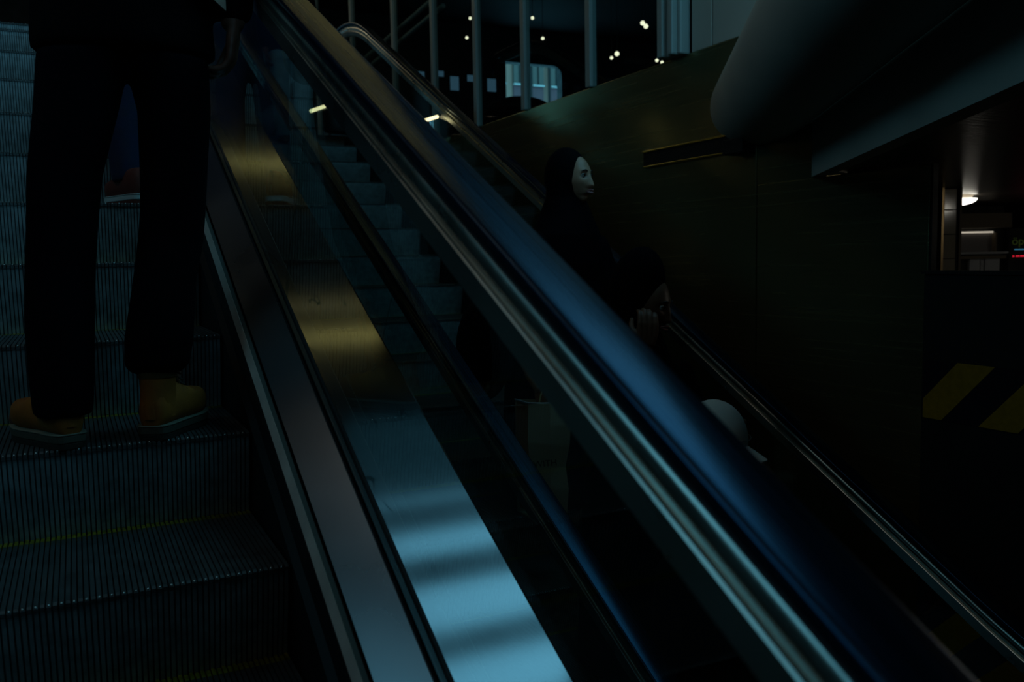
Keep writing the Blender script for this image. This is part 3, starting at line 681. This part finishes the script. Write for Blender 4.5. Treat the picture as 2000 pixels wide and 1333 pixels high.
# --- the man with tan boots -----------------------------------------------------------------
zt = -.406
man = thing('person', 'man in black jacket, dark jeans and tan boots standing on a step', 'person', (.10, 2.33, zt))
b = MB(); H = frame((.14, 2.40, 1.33), (0.05, 1))
head_mesh(b, H)
b.tube([(.14, 2.385, 1.02), (.14, 2.395, 1.25)], [.06, .055], 14)
b.rings_z([(.14, 2.38, .55, .14, .09, 0), (.14, 2.38, .60, .165, .11, 0), (.14, 2.38, .70, .15, .10, 0), (.14, 2.38, .90, .18, .115, 0), (.14, 2.385, 1.02, .18, .10, 0), (.14, 2.39, 1.08, .08, .07, 0)])
for sx, hip, knee, ank in ((-1, (.05, 2.38, .50), (-.018, 2.37, .08), (-.052, 2.32, -.31)), (1, (.235, 2.38, .50), (.228, 2.37, .10), (.178, 2.34, -.31))):
    b.tube([hip, knee, ank], [.08, .055, .042], 12, 5)
    b.tube([ank, (ank[0]+sx*.08, ank[1]+.10, ank[2]-.05)], [.04, .03], 10)
for sx, pts in ((-1, [(-.04, 2.385, 1.02), (-.08, 2.40, .80), (.0, 2.58, .70)]), (1, [(.32, 2.385, 1.02), (.385, 2.36, .80), (.395, 2.36, .605)])):
    b.tube(pts, [.055, .045, .030], 12, 5)
hand(b, (.0, 2.58, .70), (.7, .6, -.1), (0, -.3, -1), (0, 1, .3), (.5, .5, .4))
hand(b, (.398, 2.355, .610), (-.10, .08, -1), (-1, .25, -.1), (0, 1, 0), (.55, .6, .45), 1.12)
obj('body', fused('man_body', b, .006, 3), M['skin3'], man)
b = MB()
LL = [((-.022, 2.38, .40, .098, .105), (.032, 2.38, .30, .090, .10)), ]
def leg(b, secs): b.rings_z([(x, y, z, rx, ry, 0) for x, y, z, rx, ry in secs], 24)
leg(b, [(-.038, 2.248, -.335, .060, .068), (-.038, 2.250, -.315, .064, .073), (-.037, 2.265, -.24, .069, .080), (-.034, 2.30, -.12, .074, .083), (-.026, 2.345, .0, .076, .085), (-.016, 2.36, .10, .077, .088), (-.004, 2.375, .22, .082, .098), (.030, 2.38, .38, .093, .112), (.052, 2.38, .50, .102, .12)])
leg(b, [(.166, 2.262, -.252, .058, .062), (.168, 2.262, -.232, .074, .080), (.176, 2.270, -.17, .078, .085), (.196, 2.31, -.05, .073, .082), (.222, 2.36, .06, .077, .084), (.232, 2.365, .14, .077, .088), (.240, 2.375, .25, .080, .098), (.248, 2.38, .38, .086, .112), (.236, 2.38, .50, .098, .12)])
b.rings_z([(.142, 2.38, .515, .185, .115, 0), (.145, 2.38, .58, .196, .13, 0), (.145, 2.38, .68, .18, .125, 0)])
me = fused('man_jeans', b, .009, 4); obj('jeans', me, M['jeans'], man)
b = MB()
b.rings_z([(.145, 2.38, .505, .205, .14, 0), (.145, 2.38, .53, .208, .145, 0), (.145, 2.38, .70, .195, .14, 0), (.14, 2.38, .90, .215, .14, 0), (.14, 2.385, 1.00, .215, .125, 0), (.14, 2.39, 1.07, .15, .10, 0), (.14, 2.39, 1.13, .075, .075, 0)])
b.tube([(-.04, 2.385, 1.00), (-.075, 2.40, .80), (-.02, 2.55, .71)], [.075, .065, .050], 14, 5)
b.tube([(.32, 2.385, 1.00), (.39, 2.36, .81), (.398, 2.36, .635)], [.075, .065, .048], 14, 5)
obj('jacket', fused('man_jacket', b, .010, 4), M['jacket'], man)
obj('shirt_tail', MB().loft([[(.30+.07*t, 2.262+.05*t, .655-.04*t), (.30+.07*t, 2.245+.05*t, .655-.04*t), (.30+.07*t, 2.245+.05*t, .70), (.30+.07*t, 2.262+.05*t, .70)] for t in (0, .33, .66, 1)]), M['cream'], man, label='pale shirt tail below the jacket')
hb = MB().ell((0, -.012, .02), (.079, .098, .115), 24, 14); hb.xf(H@Matrix.Translation((0, -.006, .012))); obj('hair', hb, M['hair'], man, smooth=True)
bm_ = (M['tan'], M['sole'], M['tread'], M['tan2'])
pb, P = boot(man, (-.022, 2.196), (-.130, 2.443), zt, bm_, L=.265)
obj('collar', MB().loft([[P(.195+.175*r*math.cos(2*PI*k/20), .042*r*math.sin(2*PI*k/20), zz) for k in range(20)] for zz, r in ((.11, 1.02), (.135, 1.08), (.15, 1.04), (.15, .9))], cap=False), M['tan2'], pb, smooth=True)
pb, P = boot(man, (.140, 2.203), (.270, 2.428), zt, bm_, shaft=.185, L=.258)
obj('collar', MB().loft([[P(.195+.185*r*math.cos(2*PI*k/20), .042*r*math.sin(2*PI*k/20), zz) for k in range(20)] for zz, r in ((.145, 1.02), (.165, 1.08), (.19, 1.06), (.192, .9))], cap=False), M['tan2'], pb, smooth=True)
tb = MB(); tb.loft([[P(.03, -.006, zz), P(.03, .006, zz), P(.045, .006, zz), P(.045, -.006, zz)] for zz in (.05, .12, .20)]); obj('pull_tab', tb, M['tan'], pb)
tg = MB(); tg.loft([[P(a, s, zz+.004*(1-abs(s)/.022)) for s in (-.022, 0, .022)]+[P(a, s, zz-.012) for s in (.022, 0, -.022)] for a, zz in ((.36, .185), (.40, .145), (.47, .118), (.56, .098))]); obj('tongue', tg, M['tan2'], pb, smooth=True)
for i, (a, zz) in enumerate(((.40, .15), (.435, .135), (.475, .121), (.52, .109))):
    obj('lace', MB().tube([P(a, -.032, zz-.006), P(a+.01, 0, zz+.006), P(a, .032, zz-.006)], .0026, 6, 3), M['tread'], pb)

# --- the person in red shoes just above him ---------------------------------------------------
z4 = .221
p2 = thing('person', 'person in blue jeans and red shoes half hidden behind the booted man', 'person', (.26, 3.6, z4))
b = MB(); H = frame((.25, 3.72, z4+1.57), (0, 1)); head_mesh(b, H)
b.tube([(.25, 3.70, z4+1.28), (.25, 3.71, z4+1.5)], [.055, .05], 12)
b.rings_z([(.25, 3.68, z4+.80, .14, .10, 0), (.25, 3.68, z4+.95, .15, .10, 0), (.25, 3.68, z4+1.2, .165, .10, 0), (.25, 3.69, z4+1.32, .15, .09, 0), (.25, 3.70, z4+1.38, .07, .06, 0)])
for sx, hip, kn, an_ in ((-1, (.18, 3.68, z4+.82), (.19, 3.66, z4+.46), (.195, 3.55, z4+.08)), (1, (.33, 3.68, z4+.82), (.355, 3.67, z4+.46), (.36, 3.62, z4+.08))):
    b.tube([hip, kn, an_], [.07, .05, .04], 12, 5)
for sx in (-1, 1):
    b.tube([(.25+sx*.16, 3.69, z4+1.32), (.25+sx*.20, 3.67, z4+1.06), (.25+sx*.20, 3.72, z4+.85)], [.045, .04, .028], 12, 5)
    hand(b, (.25+sx*.20, 3.72, z4+.85), (0, .1, -1), (-sx, 0, 0), (0, 1, 0), (.5, .5, .4))
obj('body', fused('p2_body', b, .007, 3), M['skin3'], p2)
b = MB()
leg(b, [(.197, 3.55, z4+.085, .055, .062), (.197, 3.56, z4+.15, .058, .066), (.193, 3.63, z4+.42, .066, .075), (.187, 3.67, z4+.62, .080, .092), (.19, 3.68, z4+.84, .095, .105)])
leg(b, [(.360, 3.62, z4+.085, .055, .062), (.360, 3.63, z4+.15, .058, .066), (.355, 3.66, z4+.42, .066, .075), (.335, 3.68, z4+.62, .080, .092), (.32, 3.68, z4+.84, .095, .105)])
b.rings_z([(.255, 3.68, z4+.80, .165, .115, 0), (.255, 3.68, z4+.98, .165, .115, 0)])
obj('jeans', fused('p2_jeans', b, .010, 4), M['jeans2'], p2)
b = MB(); b.rings_z([(.25, 3.68, z4+.84, .185, .13, 0), (.25, 3.68, z4+1.2, .195, .125, 0), (.25, 3.69, z4+1.33, .17, .10, 0), (.25, 3.70, z4+1.40, .075, .07, 0)])
for sx in (-1, 1): b.tube([(.25+sx*.16, 3.69, z4+1.30), (.25+sx*.205, 3.67, z4+1.06), (.25+sx*.205, 3.71, z4+.90)], [.065, .058, .045], 12, 5)
obj('jacket', fused('p2_jacket', b, .011, 4), M['jacket'], p2)
hb = MB().ell((0, 0, 0), (.08, .10, .115), 24, 14); hb.xf(H@Matrix.Translation((0, -.018, .025))); obj('hair', hb, M['hair'], p2, smooth=True)
boot(p2, (.235, 3.425), (.155, 3.69), z4, (M['red'], M['wsole'], M['red'], M['red']), name='shoe', shaft=0)
boot(p2, (.35, 3.50), (.385, 3.78), z4, (M['red'], M['wsole'], M['red'], M['red']), name='shoe', shaft=0)

# --- veiled women on the lower escalator ------------------------------------------------------
def veiled(label, base, head, facing, pitch, skin, lean=0.0, hand_up=None, bag_hand=None, wide=.30, hood=(.100, .110, .142), hood_off=(-.040, .018)):
    bx, by, bz = base; hx, hy, hz = head
    p = thing('person', label, 'person', base)
    F = Vector((facing[0], facing[1], 0)).normalized(); Rr = Vector((F.y, -F.x, 0)); ang = math.atan2(Rr.y, Rr.x)
    b = MB(); H = frame(head, facing, pitch); head_mesh(b, H)
    b.tube([(hx-F.x*.03, hy-F.y*.03, hz-.23), (hx-F.x*.02, hy-F.y*.02, hz-.06)], [.055, .05], 12)
    ht = hz-bz
    for sx in (-1, 1):
        o = Vector((bx, by, 0))+Rr*sx*.09
        b.tube([(o.x, o.y, bz+.82), (o.x, o.y, bz+.45), (o.x, o.y, bz+.08)], [.075, .055, .04], 12, 4)
        b.tube([(o.x-F.x*.05, o.y-F.y*.05, bz+.05), (o.x+F.x*.14, o.y+F.y*.14, bz+.03)], [.038, .03], 10)
    b.rings_z([(bx, by, bz+.78, .15, .10, ang), (bx, by, bz+1.0, .14, .10, ang), ((bx+hx)/2, (by+hy)/2, hz-.36, .16, .10, ang), ((bx+hx)/2, (by+hy)/2, hz-.25, .12, .08, ang)])
    if hand_up: hand_up(b)
    if bag_hand: bag_hand(b)
    obj('body', fused('veiled_body', b, .0042, 2), skin, p)
    face_parts(H, p)
    v = MB()                                                       # veil: hood and shoulder drape
    e = MB().ell((0, 0, 0), hood, 28, 18); e.xf(H@Matrix.Translation((0, hood_off[0], hood_off[1]))); v.add(e.v, e.f)
    n0 = Vector((hx, hy, 0))-F*.020
    n0 = n0-F*.025
    v.rings_z([(n0.x, n0.y, hz+.02, .098, .088, ang), (n0.x, n0.y, hz-.08, .105, .092, ang), (n0.x, n0.y, hz-.17, .145, .125, ang), (n0.x, n0.y, hz-.26, .205, .155, ang), (n0.x, n0.y, hz-.40, .23, .17, ang), (n0.x, n0.y, hz-.55, .22, .16, ang)], 28)
    chin = H@Vector((0, .035, -.118))
    v.tube([chin+Vector((0, 0, -.012))-F*.02, chin+Vector((0, 0, -.06))-F*.02], [.042, .06], 14)
    me = fused('veil', v, .007, 3); obj('veil', me, M['veil'], p)
    g = MB()                                                       # long wide gown
    g.rings_z([(bx, by, bz+.03, wide*.92, wide*.75, ang), (bx, by, bz+.35, wide*.9, wide*.7, ang), (bx, by, bz+.75, wide*.86, wide*.62, ang), ((bx+hx)/2, (by+hy)/2, bz+1.05, wide*.8, wide*.55, ang), (n0.x, n0.y, hz-.36, .19, .12, ang), (n0.x, n0.y, hz-.24, .10, .08, ang)], 28)
    return p, g, H, F, Rr
def up_hand(b):
    b.tube([(1.775, 2.66, -.66), (1.835, 2.665, -.39), (1.848, 2.660, -.34)], [.042, .031, .027], 12, 4)
    hand(b, (1.850, 2.655, -.325), (.06, .0, 1), (.3, .75, .1), (-1, .1, 0), (.30, .75, .5), 1.0)
w2b = (1.93, 2.90, tread(2.90))
p, g, H, F, Rr = veiled('veiled woman bowing her head on her raised hand', w2b, (1.935, 2.785, -.185), (.56, -.83), -.24, M['skin2'], hand_up=up_hand, wide=.27, hood=(.104, .108, .165), hood_off=(-.050, .052))
g.tube([(1.78, 2.84, -.46), (1.74, 2.66, -.72), (1.80, 2.668, -.57)], [.085, .085, .062], 14, 5)
g.tube([(2.08, 2.80, -.46), (2.16, 2.75, -.74), (2.05, 2.62, -.90)], [.08, .07, .055], 14, 5)
obj('gown', fused('gown', g, .011, 4), M['veil'], p)
def bag_hand_(b):
    b.tube([(1.80, 3.57, -.36), (1.795, 3.47, -.50), (1.815, 3.43, -.565)], [.040, .030, .027], 12, 4)
    hand(b, (1.815, 3.43, -.562), (.25, -.15, -1), (.7, .3, 0), (0, -1, 0), (.7, .7, .6), .95)
w1b = (2.10, 3.80, tread(3.80))
p, g, H, F, Rr = veiled('veiled woman with her bright face turned to the right', w1b, (2.175, 3.725, .372), (.47, -.883), .02, M['skin'], bag_hand=bag_hand_, wide=.34)
g.tube([(1.99, 3.72, .05), (1.72, 3.70, -.28), (1.76, 3.58, -.46)], [.09, .125, .075], 14, 5)
g.tube([(2.28, 3.72, .05), (2.34, 3.64, -.28), (2.28, 3.55, -.50)], [.08, .08, .06], 14, 5)
g.ell((1.70, 3.76, -.42), (.13, .14, .24), 20, 14)
obj('gown', fused('gown', g, .011, 4), M['veil'], p)
# paper carrier bag with folded gusset, rolled rim and twisted handles
bag = thing('paper_bag', 'brown and grey paper carrier bag with dark lettering held by the veiled woman', 'bag', (1.79, 3.40, -1.13))
bx_ = Vector((1.83, 3.385, 0)); bu = Vector((.80, -.56, 0)).normalized(); bn = Vector((-.58, -.815, 0)).normalized()
def bp_(u, n, z): q = bx_+bu*u+bn*n; return (q.x, q.y, z)
front = MB().loft([[bp_(-.075+dx0, .05+bow, z), bp_(.02, .062+bow, z), bp_(.095+dx1, .05+bow, z), bp_(.095+dx1, .046+bow, z), bp_(.02, .058+bow, z), bp_(-.075+dx0, .046+bow, z)] for z, dx0, dx1, bow in ((-1.14, .015, -.01, 0), (-1.0, .005, .0, .004), (-.9, .0, -.012, .0), (-.8, -.004, .008, .006), (-.72, -.004, .012, .004), (-.625, .0, -.045, 0))])
obj('front_panel', front, M['paper'], bag)
side = MB().loft([[bp_(-.075+d0, .05, z), bp_(-.115-d1, -.005, z), bp_(-.150-d1*.5, -.055, z), bp_(-.147-d1*.5, -.057, z), bp_(-.112-d1, -.007, z), bp_(-.072+d0, .046, z)] for z, d0, d1 in ((-1.12, .015, -.03), (-1.0, .005, 0), (-.88, 0, .012), (-.75, -.004, 0), (-.625, 0, -.012))])
obj('side_gusset', side, M['paper2'], bag)
back = MB().loft([[bp_(-.150, -.055, z), bp_(.03, -.06, z), bp_(.03, -.064, z), bp_(-.150, -.059, z)] for z in (-1.14, -.9, -.625)])
obj('back_panel', back, M['paper'], bag)
obj('base_panel', MB().hexa([bp_(-.07, .05, -1.145), bp_(.09, .05, -1.145), bp_(.03, -.06, -1.145), bp_(-.14, -.055, -1.145), bp_(-.07, .05, -1.138), bp_(.09, .05, -1.138), bp_(.03, -.06, -1.138), bp_(-.14, -.055, -1.138)]), M['paper'], bag)
obj('rim', MB().tube([bp_(-.150, -.055, -.624), bp_(-.115, -.005, -.624), bp_(-.075, .05, -.624), bp_(.05, .05, -.624)], .004, 8), M['kpale'], bag)
for n_ in (.052, -.058): obj('handle', MB().tube([bp_(-.03, n_, -.63), bp_(-.02, n_*.5, -.58), bp_(.0, 0, -.565), bp_(.02, n_*.5, -.58), bp_(.035, n_, -.63)], .0035, 8, 4), M['paper2'], bag)
text('lettering', 'WITH', .040, bp_(-.055, .066, -.905), bu+Vector((0, 0, .12)), (-.1*bu.x, -.1*bu.y, 1), M['ink'], bag, .0008)

# --- the person in a white cap ------------------------------------------------------------------
zb = ZF+.02
hx, hy, hz = 1.556, 1.925, -.530
pc = thing('person', 'person in a white cap low down behind the blue handrail', 'person', (1.50, 1.96, tread(1.96)))
zb = tread(1.96)
F = Vector((.25, -.97, 0)).normalized(); Rr = Vector((F.y, -F.x, 0)); ang = math.atan2(Rr.y, Rr.x)
b = MB(); H = frame((hx, hy, hz), F, -.10); head_mesh(b, H)
b.tube([(hx+.04, hy+.04, hz-.26), (hx+.01, hy+.015, hz-.07)], [.055, .052], 12)
cx, cy_ = hx+.05, hy+.05
b.rings_z([(cx, cy_, zb+.78, .15, .10, ang), (cx, cy_, zb+1.05, .15, .10, ang), (cx, cy_, hz-.36, .17, .10, ang), (cx, cy_, hz-.24, .09, .07, ang)])
for sx in (-1, 1):
    o = Vector((cx, cy_, 0))+Rr*sx*.09
    b.tube([(o.x, o.y, zb+.8), (o.x, o.y, zb+.45), (o.x, o.y, zb+.08)], [.075, .055, .04], 12, 4)
    b.tube([(o.x-F.x*.04, o.y-F.y*.04, zb+.04), (o.x+F.x*.14, o.y+F.y*.14, zb+.03)], [.038, .03], 10)
    o = Vector((cx, cy_, 0))+Rr*sx*.16
    b.tube([(o.x, o.y, hz-.32), (o.x+Rr.x*sx*.03, o.y+Rr.y*sx*.03, hz-.58), (o.x+F.x*.06, o.y+F.y*.06, hz-.80)], [.045, .04, .028], 12, 4)
    hand(b, (o.x+F.x*.06, o.y+F.y*.06, hz-.80), (0, 0, -1), -Rr*sx, F, (.5, .5, .4))
obj('body', fused('cap_body', b, .006, 3), M['skin2'], pc)
face_parts(H, pc)
b = MB(); b.rings_z([(cx, cy_, zb+.75, .19, .14, ang), (cx, cy_, hz-.5, .20, .14, ang), (cx, cy_, hz-.33, .19, .12, ang), (cx, cy_, hz-.24, .09, .08, ang)])
for sx in (-1, 1):
    o = Vector((cx, cy_, 0))+Rr*sx*.16; b.tube([(o.x, o.y, hz-.34), (o.x+Rr.x*sx*.03, o.y+Rr.y*sx*.03, hz-.58), (o.x+F.x*.05, o.y+F.y*.05, hz-.75)], [.065, .058, .045], 12, 4)
obj('jacket', fused('cap_jacket', b, .011, 3), M['jacket'], pc)
b = MB()
for sx in (-1, 1):
    o = Vector((cx, cy_, 0))+Rr*sx*.09; leg(b, [(o.x, o.y, zb+.07, .06, .065), (o.x, o.y, zb+.45, .07, .075), (o.x, o.y, zb+.82, .10, .10)])
b.rings_z([(cx, cy_, zb+.74, .165, .12, ang), (cx, cy_, zb+.88, .165, .12, ang)])
obj('trousers', fused('cap_trousers', b, .011, 3), M['jeans'], pc)
cap = thing('cap', 'white cotton cap worn by the person behind the blue handrail', 'cap', (hx, hy, hz+.05))
dm = MB(); rr = []
for i in range(11):
    t = i/10*PI/2; rr.append([H@Vector((.080*math.cos(t)*math.cos(2*PI*k/36), .004+.098*math.cos(t)*math.sin(2*PI*k/36), .028+.108*math.sin(t)+.00005*i)) for k in range(36)])
dm.loft(rr); obj('crown', dm, M['cap'], cap, smooth=True)
br = MB(); rr = []
for j in range(7):
    q = j/6; rr.append([H@Vector((.076*math.sin(a)*(1-.08*q), .100*math.cos(a)*1.0-.004+q*.075*max(0, math.cos(a))**.6, .030-.022*q-.018*math.sin(a)**2-dz)) for dz in (0, ) for a in [(-1+2*i/16)*1.25 for i in range(17)]]+[H@Vector((.076*math.sin(a)*(1-.08*q), .100*math.cos(a)*1.0-.004+q*.075*max(0, math.cos(a))**.6, .026-.022*q-.018*math.sin(a)**2)) for a in [(1-2*i/16)*1.25 for i in range(17)]])
br.loft(rr); obj('brim', br, M['cap'], cap, smooth=True)
obj('badge', MB().ell(H@Vector((-.035, .073, .085)), (.007, .007, .009), 10, 8), M['kbrown'], cap, smooth=True)
obj('seam', MB().tube([H@Vector((.0845*math.cos(a), .004+.1045*math.sin(a), .046)) for a in [i/24*2*PI for i in range(25)]], .0012, 5), M['kgrey'], cap)

# --- the person at the head of the lower escalator ------------------------------------------------
bx, by, bz = 1.86, 8.2, tread(8.2)
pt = thing('person', 'person in light blue jeans at the head of the lower escalator', 'person', (bx, by, bz))
b = MB(); H = frame((bx, by-.02, bz+1.58), (0, -1)); head_mesh(b, H)
b.tube([(bx, by, bz+1.28), (bx, by-.01, bz+1.5)], [.055, .05], 12)
b.rings_z([(bx, by, bz+.8, .14, .10, 0), (bx, by, bz+1.0, .14, .10, 0), (bx, by, bz+1.3, .17, .10, 0), (bx, by, bz+1.39, .08, .07, 0)])
for sx in (-1, 1):
    b.tube([(bx+sx*.09, by, bz+.82), (bx+sx*.095, by-.02, bz+.45), (bx+sx*.09, by, bz+.08)], [.075, .055, .04], 12, 4)
    b.tube([(bx+sx*.09, by+.04, bz+.04), (bx+sx*.1, by-.15, bz+.03)], [.038, .03], 10)
    b.tube([(bx+sx*.18, by, bz+1.30), (bx+sx*.22, by, bz+1.02), (bx+sx*.23, by-.06, bz+.80)], [.045, .04, .028], 12, 4)
    hand(b, (bx+sx*.23, by-.06, bz+.80), (0, -.1, -1), (-sx, 0, 0), (0, -1, 0), (.6, .6, .5))
obj('body', fused('top_body', b, .007, 3), M['skin3'], pt)
b = MB()
for sx in (-1, 1): leg(b, [(bx+sx*.09, by, bz+.07, .075, .08), (bx+sx*.092, by, bz+.25, .078, .082), (bx+sx*.095, by-.01, bz+.45, .080, .085), (bx+sx*.09, by, bz+.82, .10, .11)])
b.rings_z([(bx, by, bz+.74, .17, .12, 0), (bx, by, bz+.95, .165, .12, 0)])
obj('jeans', fused('top_jeans', b, .011, 3), M['jeans3'], pt)
b = MB(); b.rings_z([(bx, by, bz+.80, .19, .13, 0), (bx, by, bz+1.2, .19, .13, 0), (bx, by, bz+1.32, .18, .11, 0), (bx, by, bz+1.40, .08, .07, 0)])
for sx in (-1, 1): b.tube([(bx+sx*.18, by, bz+1.29), (bx+sx*.225, by, bz+1.02), (bx+sx*.23, by-.05, bz+.85)], [.065, .058, .045], 12, 4)
obj('jacket', fused('top_jacket', b, .011, 3), M['jacket'], pt)
hb = MB().ell((0, 0, 0), (.08, .10, .115), 24, 14); hb.xf(H@Matrix.Translation((0, -.018, .025))); obj('hair', hb, M['hair'], pt, smooth=True)
hg = thing('handbag', 'black bag hanging beside the light blue jeans', 'bag', (2.22, 8.1, bz+.1))
hb = MB().rings_z([(2.26, 8.05, bz+.10, .13, .07, 0), (2.26, 8.05, bz+.12, .16, .08, 0), (2.26, 8.05, bz+.36, .14, .07, 0), (2.26, 8.05, bz+.38, .11, .05, 0)])
obj('body', hb, M['bagb'], hg, smooth=60)
obj('handle', MB().tube([(2.18, 8.05, bz+.37), (2.20, 8.06, bz+.62), (2.25, 8.07, bz+.72), (2.31, 8.06, bz+.62), (2.34, 8.05, bz+.37)], .009, 8, 4), M['bagb'], hg, smooth=True)
